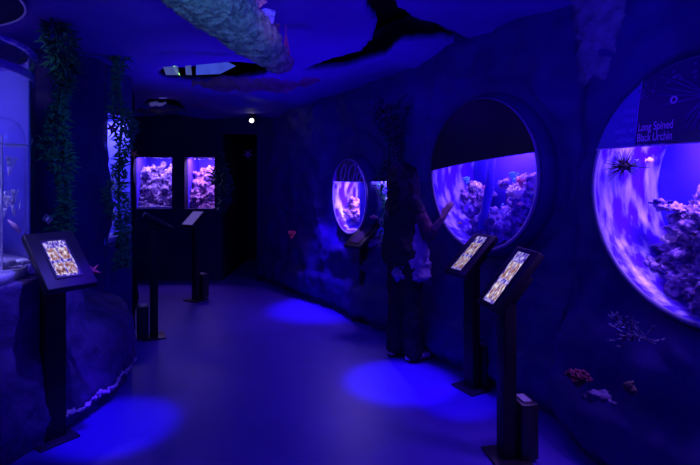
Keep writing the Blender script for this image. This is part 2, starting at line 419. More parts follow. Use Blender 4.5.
bm = BM(); box(bm, (-.6, -1.6, 1.6), (7.8, .1, 3.3)); struct('wall_rear', bm, 'darkwall', False)
bm = BM(); box(bm, (-4.5, 4, 1.6), (.1, 11.2, 3.3)); box(bm, (3.2, 4, 1.6), (.1, 11.2, 3.3)); box(bm, (-.6, 9.6, 1.6), (7.8, .1, 3.3)); struct('wall_outer', bm, 'darkwall', False)

# ------------------------------------------------------------------ KIOSKS
def kiosk(c, phi, tilt, label, smat, W=.26, L=.41, off=.05, thick=.045, screen=(.44, .66), box_ang=180, polew=.10):
    c = Vector(c); a, T = R(phi), R(tilt)
    h = Vector((math.sin(a), -math.cos(a), 0)); wv = Vector((math.cos(a), math.sin(a), 0))
    d = h * math.cos(T) - Vector((0, 0, math.sin(T))); n = wv.cross(d) * -1
    if n.z < 0: n = -n
    rot = Matrix((wv, -d, n)).transposed()
    base = Vector((c.x, c.y, 0)) - h * off
    t = thing('information_kiosk', label, 'kiosk', base, 'touchscreen kiosks beside the tanks')
    pr = Matrix((wv, h, Vector((0, 0, 1)))).transposed()
    bm = BM(); box(bm, base + Vector((0, 0, .0075)), (.22, .20, .015), pr, .004); obj('base_plate', bm, 'blackm', t)
    bm = BM(); box(bm, base + Vector((0, 0, (c.z - .04) / 2)), (polew, .07, c.z - .05), pr, .006); obj('pole', bm, 'black', t)
    bb = base - h * .10
    bm = BM(); box(bm, bb + Vector((0, 0, .165)), (.15, .10, .30), pr, .008); k = obj('cable_box', bm, 'blackm', t)
    bm = BM(); box(bm, bb + Vector((0, 0, .318)), (.09, .05, .012), pr, .003); obj('connector', bm, 'grey', k)
    bm = BM(); box(bm, c - n * thick / 2, (W, L, thick), rot, .008)
    hd = obj('screen_housing', bm, 'black', t)
    bm = BM(); box(bm, c - n * (thick + .03), (W * .5, L * .4, .06), rot, .01); obj('bracket', bm, 'black', t)
    # bezel lip and display
    bm = BM(); sw, sl = W * screen[0], L * screen[1]
    for (ux, uy, a_, b_) in ((-sw / 2 - .006, 0, .012, sl + .024), (sw / 2 + .006, 0, .012, sl + .024), (0, -sl / 2 - .006, sw, .012), (0, sl / 2 + .006, sw, .012)):
        box(bm, c + wv * ux + (-d) * uy + n * .002, (a_, b_, .006), rot)
    obj('bezel', bm, 'blackm', hd, False)
    bm = BM(); uvl = bm.loops.layers.uv.new('UVMap')
    cs = [(-1, -1), (1, -1), (1, 1), (-1, 1)]
    vs = [bm.verts.new(c + wv * x * sw / 2 - d * y * sl / 2 + n * .002) for x, y in cs]; f = bm.faces.new(vs)
    for lp, (x, y) in zip(f.loops, cs): lp[uvl].uv = ((x + 1) / 2, (y + 1) / 2)
    obj('screen', bm, smat, hd, False)
    return t
kiosk((-1.66, 2.90, 1.072), 54, 42, 'black kiosk with lit picture screen by the cylindrical tank', screen_mat('screen_a', 1.3, 1.0), W=.275, L=.42, off=.10, screen=(.46, .64), polew=.12)
kiosk((.867, 3.66, .985), -61, 40, 'black kiosk with lit screen nearest the woman, in front of the middle round tank', screen_mat('screen_b', 4.1, .8), W=.23, L=.40, off=.02, screen=(.46, .84))
kiosk((.858, 2.77, .988), -80, 51, 'nearest black kiosk with lit screen, standing between the two big round tanks', screen_mat('screen_c', 7.7, 1.0), W=.24, L=.40, off=.0, screen=(.52, .84))
dim = mat('screen_off', (.10, .05, .16), .2)
kiosk((.124, 5.34, .925), -42, 34, 'black kiosk with dark screen under the small oval tank', dim, W=.23, L=.40, off=.05, screen=(.45, .66))
kiosk((-1.83, 4.85, 1.12), 115, 30, 'black kiosk seen edge-on by the tall slit tank', dim, W=.22, L=.30, off=.05, screen=(.45, .66), polew=.08)
pale = mat('screen_pale', (.1, .08, .2), .3, emit=(.16, .11, .55), estr=.55)
kiosk((-1.93, 6.2, 1.02), -28, 38, 'black kiosk with a dim lilac screen in front of the back wall tanks', pale, W=.20, L=.28, off=.05, screen=(.86, .86), polew=.07)

# ------------------------------------------------------------------ ROUND TANKS
def reef(cs, voxel, m, name, parent=None, amp=.05, ns=7, seed=1, label=None, cat='coral rock', group=None):
    bm = BM()
    for c, r, s in cs: sphere(bm, c, r, 2, s)
    o = obj(name, fuse(bm, voxel, 1, amp, ns, seed, holes=1.2), m, parent)
    if label: tag(o, label, cat, group)
    return o
def round_tank(D, label, water_v, sign_fn, power, depth=.5, col=(.42, .25, 1.0), bowlmat='bowl', dome=.07):
    t = thing('round_aquarium', label, 'aquarium', D.P(0, -D.r, 0), 'round aquariums let into the rock wall')
    r = D.r
    bm = BM(); revolve(bm, [(r, 0), (r, -depth * .35), (r * .98, -depth * .7), (r * .93, -depth), (r * .89, -depth), (r * .945, -depth * .7), (r * .975, -depth * .35), (r * .975, 0)], D.P, 72, True)
    obj('tank_bowl', bm, bowlmat, t)
    bm = BM(); revolve(bm, [(0, -depth - .02), (r * .92, -depth - .02), (r * .92, -depth + .005), (0, -depth + .005)], D.P, 64)
    obj('back_panel', bm, 'backblue', t)
    bm = BM(); revolve(bm, [(r + .001, -.16), (r + .05, -.16), (r + .05, -.07), (r + .012, -.03), (r + .001, -.02)], D.P, 72, True)
    obj('flange', bm, 'wall', t)
    bm = BM(); revolve(bm, [(r * .97, -.002), (r + .006, -.012), (r + .008, .004), (r + .002, .010), (r * .97, .006)], D.P, 96, True)
    obj('rim', bm, 'rim', t)
    def dz(u, v): return .008 + dome * (1 - min(1, (u * u + v * v) / (r * r)))
    bm = BM(); revolve(bm, [(r * k / 10, dz(r * k / 10, 0)) for k in range(0, 11)], D.P, 96); obj('glass_window', bm, 'glass', t)
    # lamp bar over the water
    bm = BM(); q = D.P(0, r * .86, -depth * .45); rt = Matrix((D.U, D.N, D.V)).transposed()
    box(bm, q, (r * .7, .10, .03), rt, .006); obj('lamp_bar', bm, 'black', t)
    lq = D.P(0, r * .80, -depth * .42); a = area(lq, lq - Vector((0, 0, 1)), power, r * .7, depth * .55, col, 'tank_light')
    a.rotation_euler = rt.to_euler(); a.parent = t; a.matrix_parent_inverse = parent_world(t).inverted()
    sign_fn(t, D, r, dz, water_v)
    return t
def seg_surface(D, r, dz, inside, eps=.006, n=64):
    """piece of the domed window surface kept where inside(u, v)"""
    bm = BM(); g = {}
    def V(i, j):
        if (i, j) not in g:
            u, v = -r + 2 * r * i / n, -r + 2 * r * j / n; h = math.hypot(u, v)
            if h > r * 1.0: u, v = u * r / h, v * r / h
            g[i, j] = bm.verts.new(D.P(u, v, dz(u, v) + eps))
        return g[i, j]
    for i in range(n):
        for j in range(n):
            u, v = -r + 2 * r * (i + .5) / n, -r + 2 * r * (j + .5) / n
            if math.hypot(u, v) < r * 1.01 and inside(u, v):
                q = [V(i, j), V(i + 1, j), V(i + 1, j + 1), V(i, j + 1)]
                bm.faces.new(q)
    bmesh.ops.remove_doubles(bm, verts=bm.verts, dist=.0005)
    return bm
def text_on(D, dz, s, u0, v0, size, m, parent, name='lettering', eps=.010, rot=0, width=None):
    c = bpy.data.curves.new('t', 'FONT'); c.body = s; c.size = size; c.offset = size * .012
    o = bpy.data.objects.new('t', c); C.objects.link(o); dg = bpy.context.evaluated_depsgraph_get(); dg.update()
    me = bpy.data.meshes.new_from_object(o.evaluated_get(dg)); bpy.data.objects.remove(o)
    ca, sa = math.cos(rot), math.sin(rot); sx = width / max(v.co.x for v in me.vertices) if width else 1
    for v in me.vertices:
        x, y = v.co.x * sx, v.co.y; u = u0 + x * ca - y * sa; w_ = v0 + x * sa + y * ca; v.co = D.P(u, w_, dz(u, w_) + eps)
    return obj(name, me, m, parent, False)
def line_on(D, dz, pts, rad, m, parent, name='line', eps=.010):
    bm = BM(); tube(bm, [D.P(u, v, dz(u, v) + eps) for u, v in pts], rad, 6); return obj(name, bm, m, parent)
def uv_of(D, px, py, wv=.03):
    """window coordinates under a photo position"""
    d = FW + Vector((1, 0, 0)) * ((px - 350) / 505) + UP * ((HORIZON - py) / 505)
    o = D.P(0, 0, wv); t = (o - EYE).dot(D.N) / d.dot(D.N); q = EYE + d * t - D.c
    return q.dot(D.U), q.z
def inner(D, px, py, depth):
    d = FW + Vector((1, 0, 0)) * ((px - 350) / 505) + UP * ((HORIZON - py) / 505)
    o = D.P(0, 0, -depth); t = (o - EYE).dot(D.N) / d.dot(D.N); return EYE + d * t

def sign3(t, D, r, dz, wv):
    u1 = uv_of(D, 640, 125)[0]
    s = obj('sign', seg_surface(D, r, dz, lambda u, v: v > wv and u > u1, n=90), 'signdark', t)
    s2 = obj('side_sign', seg_surface(D, r, dz, lambda u, v: v > wv and u <= u1, n=90), 'signblue', t)
    a = uv_of(D, 642, 139); b = uv_of(D, 687, 117)
    sc = (b[0] - a[0]) / .62
    text_on(D, dz, 'Long Spined', *uv_of(D, 642, 131.5), .056, 'signink', s, width=uv_of(D, 679, 125)[0] - uv_of(D, 642, 131)[0])
    text_on(D, dz, 'Black Urchin', *uv_of(D, 641.5, 142), .056, 'signink', s, width=uv_of(D, 679, 135)[0] - uv_of(D, 641.5, 142)[0])
    text_on(D, dz, '(Diadema setosum)', uv_of(D, 641.5, 148)[0], uv_of(D, 641.5, 147.5)[1], .024, 'signfaint', s, width=uv_of(D, 672, 140)[0] - uv_of(D, 641.5, 147)[0])
    for i, (tx, px, py) in enumerate((('Can also', 624, 114), ('sting su', 624, 122.5), ('ready, wi', 615, 134), ('will hurt', 619, 143))):
        uu, vv = uv_of(D, px, py)
        if uu + .30 > u1: tx = tx
        text_on(D, dz, tx, uu, vv, .036, 'signfaint', s2, width=u1 - .012 - uu)
    # little ring pictogram, printed spines and seam lines
    c = uv_of(D, 677.5, 100); line_on(D, dz, [(c[0] + .015 * math.cos(k * .52), c[1] + .015 * math.sin(k * .52)) for k in range(13)], .0045, 'signink', s, 'ring_mark')
    line_on(D, dz, [(u1, wv + .005 + k * .04) for k in range(9)], .0025, 'signfaint', s, 'seam')
    hw = math.sqrt(r * r - wv * wv)
    line_on(D, dz, [(-hw + 2 * hw * k / 20, wv) for k in range(21)], .004, 'signink', t, 'waterline_strip')
    c = uv_of(D, 712, 95); bm = BM()
    for k in range(46):
        an = random.uniform(0, 2 * math.pi); l = random.uniform(.12, .26); p = []
        for q in range(5):
            rr = .03 + l * q / 4; u, v = c[0] + rr * math.cos(an), c[1] + rr * math.sin(an)
            if math.hypot(u, v) < r * .98 and v > wv + .02 and u > u1 and not (v < uv_of(D, 680, 108)[1] and u < uv_of(D, 688, 130)[0]): p.append(D.P(u, v, dz(u, v) + .009))
        if len(p) > 2: tube(bm, p, .0035, 4)
    obj('printed_spines', bm, mat('spine_ink', (.14, .07, .36), .5), s)
    bm = BM()                                                  # mottled arc along the top of the graphic
    for k in range(70):
        an = random.uniform(R(62), R(140)); rr = r * random.uniform(.86, .95)
        u, v = rr * math.cos(an), rr * math.sin(an)
        if u > u1 and v > wv: tube(bm, [D.P(u, v, dz(u, v) + .009), D.P(u + random.uniform(-.02, .02), v + random.uniform(-.015, .015), dz(u, v) + .009)], .005, 4)
    obj('printed_reef', bm, mat('reef_ink', (.15, .08, .34), .5), s)['kind'] = 'stuff'
t3 = round_tank(D3, 'large round aquarium at the right edge with the urchin sign and a rock pile', .215, sign3, 26, depth=.42, col=(.36, .17, 1.0))
def sign2(t, D, r, dz, wv):
    s = obj('sign', seg_surface(D, r, dz, lambda u, v: v > wv + .06 * u / r, n=150), 'black', t)
    hw = math.sqrt(r * r - wv * wv)
    line_on(D, dz, [(-hw + 2 * hw * k / 20, wv + .06 * (-1 + k / 10)) for k in range(21)], .003, 'signfaint', t, 'waterline_strip')
t2 = round_tank(D2, 'round reef aquarium the woman is touching, with two pale anemones', .095, sign2, 15, depth=.42, col=(.30, .13, 1.0))
def sign1(t, D, r, dz, wv):
    s = obj('sign', seg_surface(D, r, dz, lambda u, v: v > wv, n=60), 'signplum', t)
    line_on(D, dz, [(r * .98 * math.cos(k * math.pi / 24), r * .98 * math.sin(k * math.pi / 24)) for k in range(4, 22)], .004, 'signfaint', s, 'border')
    for cu, cv, rr in ((-.02, .27, .07), (.17, .26, .075), (.30, .22, .04)):
        line_on(D, dz, [(cu + rr * .8 * math.cos(k * .52), cv + rr * 1.3 * math.sin(k * .52)) for k in range(13)], .006, 'signfaint', s, 'printed_shell')
    hw = math.sqrt(r * r - wv * wv)
    line_on(D, dz, [(-hw + 2 * hw * k / 20, wv) for k in range(21)], .003, 'signink', t, 'waterline_strip')
t1 = round_tank(D1, 'small oval-looking round aquarium beyond the woman, with a plum picture sign', .165, sign1, 20, depth=.32)

# contents of the near round tank
def lump(D, px, py, dep, r, s=(1, 1, 1)): return (inner(D, px, py, dep), r, s)
reef([lump(D3, 672, 300, .28, .09), lump(D3, 690, 305, .30, .12), lump(D3, 676, 278, .30, .10), lump(D3, 702, 285, .30, .16), lump(D3, 680, 255, .32, .09), lump(D3, 700, 250, .32, .14),
      lump(D3, 692, 225, .32, .08), lump(D3, 712, 225, .32, .14), lump(D3, 664, 282, .30, .06), lump(D3, 705, 205, .32, .08), lump(D3, 730, 290, .25, .2), lump(D3, 735, 230, .25, .18)],
     .017, 'reef_purple', 'reef_rock', amp=.10, ns=12, seed=3, label='tall purple reef rock pile filling the right of the near round tank')
for i, (px, py, sc, lb) in enumerate(((662, 205, .055, 'dark ruffled coral knob at top left of the near rock pile'), (677, 208, .05, 'pale ruffled coral on the shoulder of the near rock pile'), (676, 238, .06, 'pale shelf coral jutting from middle of the near rock pile'), (657, 262, .05, 'small lilac coral low at left of the near rock pile'))):
    bm = BM(); c = inner(D3, px, py, .24)
    for k in range(9): sphere(bm, c + Vector((random.uniform(-1, 1), random.uniform(-1, 1), random.uniform(-.4, .4))) * sc * .8, sc * .42, 2, (1.2, 1.2, .35), Matrix.Rotation(random.uniform(-.6, .6), 3, 'X'))
    tag(obj('ruffled_coral', fuse(bm, .008, 0, .02, 22, i), ['reef_blue', 'reef_pale', 'cream', 'reef_pale'][i], None), lb, 'coral', 'corals on the near rock pile')
def urchin(c, r, n, L, label):
    t = thing('sea_urchin', label, 'sea urchin', c)
    bm = BM(); sphere(bm, c, r, 3, (1, 1, .8)); obj('shell', bm, 'urchin', t)
    bm = BM()
    for k in range(n):
        d = Vector((random.gauss(0, 1), random.gauss(0, 1), random.gauss(0, .8))).normalized(); l = L * random.uniform(.5, 1)
        tube(bm, [c + d * r * .6, c + d * l], [.0028, .0008], 4)
    obj('spines', bm, 'urchin', t)
urchin(inner(D3, 624, 166, .12), .032, 90, .13, 'black long-spined sea urchin clinging near the waterline of the near round tank')
def fish(c, l, head, m, label, m2='yellow', group='reef fish in the round tanks'):
    t = thing('reef_fish', label, 'fish', c, group); rt = Matrix.Rotation(R(head), 3, 'Z')
    bm = BM(); sphere(bm, c, l / 2, 3, (1, .28, .45), rt); obj('body', bm, m, t)
    def fin(name, P, mm):
        bm = BM(); f = []
        for sgn in (-1, 1): f.append([bm.verts.new(c + rt @ Vector((x * l, sgn * .012 * l, z * l))) for x, z in P])
        bm.faces.new(f[0]); bm.faces.new(f[1][::-1])
        for k in range(len(P)): bm.faces.new((f[0][k], f[0][k - 1], f[1][k - 1], f[1][k]))
        obj(name, bm, mm, t, False)
    fin('tail_fin', [(-.45, .04), (-.75, .22), (-.66, 0), (-.75, -.22), (-.45, -.04)], m2)
    fin('dorsal_fin', [(.2, .18), (-.05, .36), (-.35, .12)], m2)
fish(inner(D3, 650, 160, .15), .05, 20, 'yellow', 'small yellowish fish beside the black urchin', group=None)
# contents of the middle round tank
reef([lump(D2, 452, 226, .22, .08), lump(D2, 448, 212, .25, .06), lump(D2, 455, 200, .28, .05), lump(D2, 462, 210, .28, .06), lump(D2, 485, 222, .2, .08), lump(D2, 500, 222, .2, .08), lump(D2, 455, 238, .3, .12), lump(D2, 472, 236, .3, .14), lump(D2, 490, 236, .3, .14), lump(D2, 507, 230, .3, .12), lump(D2, 460, 222, .33, .08), lump(D2, 476, 218, .33, .09), lump(D2, 498, 215, .33, .07), lump(D2, 515, 210, .3, .09), lump(D2, 522, 195, .3, .08), lump(D2, 470, 205, .36, .07)],
     .017, 'reef_blue', 'reef_rock', amp=.10, ns=12, seed=6, label='low blue reef rock spread along the floor of the middle round tank')
reef([lump(D2, 466, 196, .34, .07), lump(D2, 478, 199, .33, .07), lump(D2, 488, 194, .33, .06), lump(D2, 462, 184, .36, .05), lump(D2, 472, 186, .36, .045)],
     .014, 'reef_purple', 'reef_rock', amp=.06, ns=12, seed=8, label='upper reef rock shelf carrying the left pale anemone')
reef([lump(D2, 512, 200, .33, .06), lump(D2, 520, 186, .33, .07), lump(D2, 528, 180, .3, .06), lump(D2, 506, 182, .34, .045)],
     .014, 'reef_purple', 'reef_rock', amp=.06, ns=12, seed=9, label='upper reef rock shelf carrying the right pale anemone')
def anemone(c, r, label):
    t = thing('pale_anemone', label, 'anemone', c, 'pale anemones in the middle tank')
    bm = BM(); sphere(bm, c, r, 3, (1.1, 1.1, .85)); obj('body', fuse(bm, .008, 0, .012, 26, c.x), 'cream', t)
    bm = BM()
    for k in range(60):
        d = Vector((random.gauss(0, 1), random.gauss(0, 1), random.gauss(0, 1))).normalized()
        tube(bm, [c + d * r * .7, c + d * r * 1.25], [.006, .004], 5)
    obj('tentacles', bm, 'cream', t)
anemone(inner(D2, 476, 187, .17), .042, 'pale round anemone on left rock shelf, nearer the touching hand')
anemone(inner(D2, 515, 192, .17), .05, 'larger pale round anemone on right rock shelf of the middle tank')
def soft_coral(c, h, m, label, n=9, group=None, spread=.6, rad=.007, up=Vector((0, 0, 1))):
    bm = BM()
    def br(p, d, l, r, dep):
        q = p + d * l; tube(bm, [p, (p + q) / 2 + Vector((random.uniform(-.1, .1) * l, random.uniform(-.1, .1) * l, 0)), q], [r, r * .85, r * .7], 5)
        if dep:
            for _ in range(random.choice((2, 3))): br(q, (d + Vector((random.uniform(-1, 1), random.uniform(-1, 1), random.uniform(-.4, .8))) * spread).normalized(), l * .72, r * .72, dep - 1)
    for k in range(n): br(c, (up + Vector((random.uniform(-1, 1), random.uniform(-1, 1), random.uniform(-.5, .5))) * spread).normalized(), h * .36, rad, 2)
    return tag(obj('branching_coral', bm, m), label, 'coral', group)
soft_coral(inner(D2, 485, 192, .18), .07, 'pinkc', 'pink branching coral just right of the left pale anemone', 6, 'corals in the middle tank')
soft_coral(inner(D2, 521, 187, .18), .09, 'pinkc', 'pink branching coral just right of the larger pale anemone', 7, 'corals in the middle tank')
soft_coral(inner(D2, 514, 182, .22), .10, 'cyan', 'pale cyan coral above the larger pale anemone', 6, 'corals in the middle tank')
soft_coral(inner(D2, 467, 184, .22), .08, 'cyan', 'small cyan coral above left of the left pale anemone', 5, 'corals in the middle tank')
fish(inner(D2, 503, 205, .12), .05, 60, 'cyan', 'turquoise fish below the larger pale anemone', 'cream')
fish(inner(D2, 460, 223, .12), .035, 20, 'yellow', 'tiny yellow fish low in the middle round tank', 'yellow')
fish(inner(D2, 520, 204, .14), .045, 200, 'pinkc', 'pinkish fish under the pink coral in the middle tank', 'cream')
bm = BM(); tube(bm, [inner(D2, 492, 150, .1), inner(D2, 489, 190, .12), inner(D2, 481, 228, .14)], .034, 16)
tag(obj('blue_stripe', bm, mat('stripe', (.12, .06, .9), .25)), 'broad blue pipe running down middle of the round reef tank', 'stripe')  # blue tube drawn for a paler band running down the tank
# contents of the small round tank
reef([lump(D1, 350, 222, .2, .10), lump(D1, 352, 212, .22, .09), lump(D1, 353, 203, .22, .07), lump(D1, 345, 216, .22, .07), lump(D1, 357, 215, .2, .08), lump(D1, 346, 203, .24, .04), lump(D1, 359, 205, .22, .05)],
     .012, 'reef_pink', 'reef_rock', amp=.06, ns=15, seed=12, label='mottled pink and purple reef rock in the small oval-looking tank')

# ------------------------------------------------------------------ RECTANGULAR TANK beside the small round one
t = thing('rectangular_aquarium', 'rectangular planted aquarium half hidden behind the woman', 'aquarium', (.32, 5.25, .77))
tv = (RTX1 - RTX0).normalized(); nv = Vector((-tv.y, tv.x, 0)); nv = nv if nv.x > 0 else -nv    # nv points into the wall
ln = (RTX1 - RTX0).length + .06; mid = RTX0 + tv * ln / 2 + nv * .0; rt = Matrix((tv, nv, Vector((0, 0, 1)))).transposed()
def q4(u, d, z): return mid + tv * u + nv * d + Vector((0, 0, z))
bm = BM()
box(bm, q4(0, .47, 1.13), (ln, .02, .74), rt); box(bm, q4(-ln / 2 - .01, .24, 1.13), (.02, .46, .78), rt); box(bm, q4(ln / 2 + .01, .24, 1.13), (.02, .46, .78), rt)
box(bm, q4(0, .24, .755), (ln, .46, .02), rt); obj('tank_shell', bm, 'backblue', t, False)
bm = BM(); box(bm, q4(0, .24, 1.515), (ln + .04, .48, .03), rt); obj('lid', bm, 'black', t, False)
bm = BM(); box(bm, q4(0, .0, 1.13), (ln, .012, .74), rt); obj('glass_pane', bm, 'glass', t, False)
bm = BM(); box(bm, q4(0, .24, .785), (ln * .98, .44, .035), rt, .008); obj('sand_bed', bm, 'sand', t)
a = area(q4(0, .22, 1.48), q4(0, .22, 0), 4.5, ln * .7, .2, (.3, .25, 1.0), 'tank_light'); a.parent = t; a.matrix_parent_inverse = parent_world(t).inverted()
def leafy(c, h, rad, n, m, name, parent=None, size=.03, droop=.2):
    bm = BM(); 
    for k in range(n):
        z = random.uniform(0, h); an = random.uniform(0, 2 * math.pi); rr = rad * (.35 + .65 * random.random()) * (.65 + .35 * math.sin(z * 9 + c[0] * 5))
        p = Vector(c) + Vector((math.cos(an) * rr * .6 + .035 * math.sin(z * 7), math.sin(an) * rr * .6, z)); d = Vector((math.cos(an + random.uniform(-.8, .8)), math.sin(an + random.uniform(-.8, .8)), random.uniform(-.9, 1.1))).normalized()
        s = d.cross(Vector((0, 0, 1))).normalized(); L_ = (size * random.uniform(.7, 2.2) + rr * .5) * (.75 + .5 * noise.noise((p.x * 3, p.y * 3, z * 5))); w_ = size * random.uniform(.2, .42)
        b1 = p + d * L_ * .5 + Vector((0, 0, .12 * L_)); e_ = p + d * L_ - Vector((0, 0, .1 * L_))
        v = [bm.verts.new(x) for x in (p, b1 + s * w_, e_, b1 - s * w_)]
        bm.faces.new((v[0], v[1], v[2])); bm.faces.new((v[0], v[2], v[3]))
    o = obj(name, bm, m, parent); sd = o.modifiers.new('s', 'SOLIDIFY'); sd.thickness = .002
    return o
def plant(name, c, h, rad, n, m, label, cat='plant', size=.04, group=None, hang=True):
    t = thing(name, label, cat, c, group); bm = BM(); pts = []
    for k in range(13): pts.append(Vector(c) + Vector((.02 * math.sin(k), .02 * math.cos(k * 1.3), h * k / 12)))
    tube(bm, pts, .012, 6); obj('stem', bm, m, t); leafy(c, h, rad, n, m, 'foliage', t, size)
    return t
plant('aquarium_plant', at(383, 240, 5.25), .58, .07, 170, 'leaf', 'green water plant at the right of the rectangular tank', size=.035)
reef([(at(372, 243, 5.4), .07, (1, 1, .7)), (at(380, 238, 5.4), .09, (1, 1, .8)), (at(385, 222, 5.4), .07, (1, 1, 1)), (at(387, 205, 5.4), .05, (1, 1, 1.3))], .013, 'reef_pale', 'reef_rock', amp=.05, ns=14, seed=15, label='pale rock stack at the foot of the rectangular planted tank')
fish(at(373, 217, 5.33), .085, 150, 'pinkc', 'pink fish at mid height of the rectangular tank', 'cream', None)

# ------------------------------------------------------------------ CYLINDRICAL TANK, left
CT = Vector((-2.77, 2.75, 0)); CR = .90
def cyl(x, y, z): return CT + Vector((x, y, z))
t = thing('cylindrical_aquarium', 'tall cylindrical aquarium at the left edge standing on the rock ledge', 'aquarium', CT + Vector((0, 0, .96)))
bm = BM(); revolve(bm, [(CR, .96), (CR, 2.29), (CR - .02, 2.29), (CR - .02, .96)], cyl, 96, True); obj('glass_cylinder', bm, 'glass', t)
bm = BM(); revolve(bm, [(CR - .03, 2.285), (CR + .008, 2.285), (CR + .008, 2.305), (CR - .03, 2.305)], cyl, 96, True); obj('top_rim', bm, 'bowl', t)
bm = BM(); revolve(bm, [(CR - .022, 2.13), (CR - .003, 2.13), (CR - .003, 2.175), (CR - .022, 2.175)], cyl, 96, True); obj('water_band', bm, mat('band', (.45, .40, .95), .3), t)
bm = BM(); revolve(bm, [(0, 2.15), (CR - .025, 2.15)], cyl, 64); obj('water_surface', bm, 'water', t)
bm = BM(); revolve(bm, [(0, .955), (CR - .025, .955), (CR - .025, 1.0), (.5, 1.02), (0, 1.03)], cyl, 64); obj('sand_bed', bm, 'sand', t)
bm = BM()       # rear liner
n = 40
for k in range(n):
    a0, a1 = R(27 + 210 * k / n), R(27 + 210 * (k + 1) / n)
    f = [CT + Vector((math.cos(a) * (CR - .03), math.sin(a) * (CR - .03), z)) for a, z in ((a0, .97), (a1, .97), (a1, 2.28), (a0, 2.28))]
    bm.faces.new([bm.verts.new(x) for x in f])
bmesh.ops.remove_doubles(bm, verts=bm.verts, dist=.001); o = obj('rear_liner', bm, 'backcyl', t); sd = o.modifiers.new('s', 'SOLIDIFY'); sd.thickness = .01
bm = BM(); revolve(bm, [(0, 2.60), (.84, 2.60), (.84, 3.0), (0, 3.0)], cyl, 96); h = obj('hood', bm, 'darkwall', t)
bm = BM(); revolve(bm, [(.838, 2.592), (.850, 2.592), (.850, 2.604), (.838, 2.604)], cyl, 96, True); obj('hood_trim', bm, 'white', h)
a = area(CT + Vector((0, 0, 2.57)), CT, 12, .9, .9, (.34, .30, 1.0), 'tank_light'); a.parent = t; a.matrix_parent_inverse = parent_world(t).inverted()
sp = spot(CT + Vector((.1, 0, 2.5)), CT + Vector((.60, .12, 1.02)), 150, 40, .7, (.50, .44, 1.0), .05); sp.parent = t; sp.matrix_parent_inverse = parent_world(t).inverted()  # added spot to brighten the sand on the visible side
# clear bell with rungs, made up for an arch-like reflection in the tank
bc = at(0, 170, 2.95); bc.z = 0
def bell(x, y, z): return bc + Vector((x, y, z))
t = thing('reflection_arch', 'clear domed bell with rungs drawn for an arch-like reflection in the cylindrical tank', 'bell', bc + Vector((0, 0, 1.02)))
br_ = .13
bm = BM(); revolve(bm, [(br_, 1.0), (br_, 1.72), (br_ * .93, 1.80), (br_ * .7, 1.86), (br_ * .35, 1.885), (0, 1.89)], bell, 40); obj('dome', bm, 'glass', t)
for z in (1.0, 1.72): 
    bm = BM(); revolve(bm, [(br_, z), (br_ + .008, z), (br_ + .008, z + .01), (br_, z + .01)], bell, 40, True); obj('hoop', bm, 'white', t)
for sx in (-.04, .045):
    bm = BM(); tube(bm, [bc + Vector((sx, -.05, 1.0)), bc + Vector((sx, -.05, 1.78))], .006, 8); obj('rail', bm, 'white', t)
for k in range(6):
    bm = BM(); tube(bm, [bc + Vector((-.04, -.05, 1.12 + .11 * k)), bc + Vector((.045, -.05, 1.12 + .11 * k))], .004, 6); obj('rung', bm, 'white', t)
for i, (px, py, h_) in enumerate(((3, 218, .17), (14, 216, .20), (9, 175, .14))):
    c = at(px, py, 3.0)
    soft_coral(c, h_, 'white', ['white spindly coral at left foot of the domed bell', 'white spindly coral at right foot of the domed bell', 'white spindly coral tangled halfway up the domed bell'][i], 5, 'white corals in the cylindrical tank', .30, .004)
for i, (px, py, r_) in enumerate(((8, 262, .035), (22, 258, .03), (30, 262, .02))):
    bm = BM(); c = at(px, py, 2.95 + .05 * i); c.z = 1.035; sphere(bm, c, r_, 3, (1.4, 1.2, .6))
    tag(obj('pebble', fuse(bm, .006, 0, .01, 30, i), ['grey', 'white', 'navy'][i]), ['grey flat pebble on the sand at left of the cylindrical tank', 'white pebble on the sand in middle of the cylindrical tank', 'small dark pebble on the sand near the glass of the cylindrical tank'][i], 'pebble', 'pebbles on the cylinder tank sand')
# small card stuck beside the tank
bm = BM(); rt = Matrix.Rotation(R(35), 3, 'Y'); c = at(47.5, 219, 3.2); box(bm, c, (.055, .006, .045), rt, .001)
cdt = obj('card', bm, mat('cardgrey', (.12, .10, .22), .6)); tag(cdt, 'small tilted grey card beside the first plant, above the near left kiosk', 'card')
bm = BM(); box(bm, c + Vector((.002, -.004, .002)), (.008, .003, .022), rt); obj('printed_mark', bm, 'white', cdt, False)
br0 = at(19, 230, 2.98); bm = BM(); tube(bm, [at(8, 220, 3.0), at(14, 225, 2.99), at(20, 232, 2.98)], [.004, .014, .010], 8)
tag(obj('reflected_point', bm, mat('dusk', (.45, .25, .4), .7)), 'dusky pointed shape drawn for a reflection behind the near left kiosk corner', 'coral')  # pointed form added in place of the kiosk's reflection

# slit tank
t = thing('slit_aquarium', 'narrow tall lit aquarium showing behind the second green plant', 'aquarium', (-2.2, 4.82, .9))
rt = Matrix.Rotation(R(-7), 3, 'Z'); c0 = Vector((-2.36, 4.84, 1.51))
bm = BM(); box(bm, c0 + rt @ Vector((-.15, 0, 0)), (.02, .42, 1.2), rt); box(bm, c0 + rt @ Vector((0, .21, 0)), (.3, .02, 1.2), rt); box(bm, c0 + rt @ Vector((0, -.21, 0)), (.3, .02, 1.2), rt); obj('tank_shell', bm, 'backcyl', t, False)
bm = BM(); box(bm, c0 + rt @ Vector((.155, 0, 0)), (.015, .40, 1.2), rt); obj('glass_pane', bm, 'glass', t, False)
bm = BM(); box(bm, c0 + rt @ Vector((0, 0, -.57)), (.28, .40, .06), rt, .01); obj('sand_bed', bm, 'sand', t)
a = area(c0 + Vector((0, 0, .58)), c0, 6, .22, .3, (.32, .30, 1.0), 'tank_light'); a.parent = t; a.matrix_parent_inverse = parent_world(t).inverted()
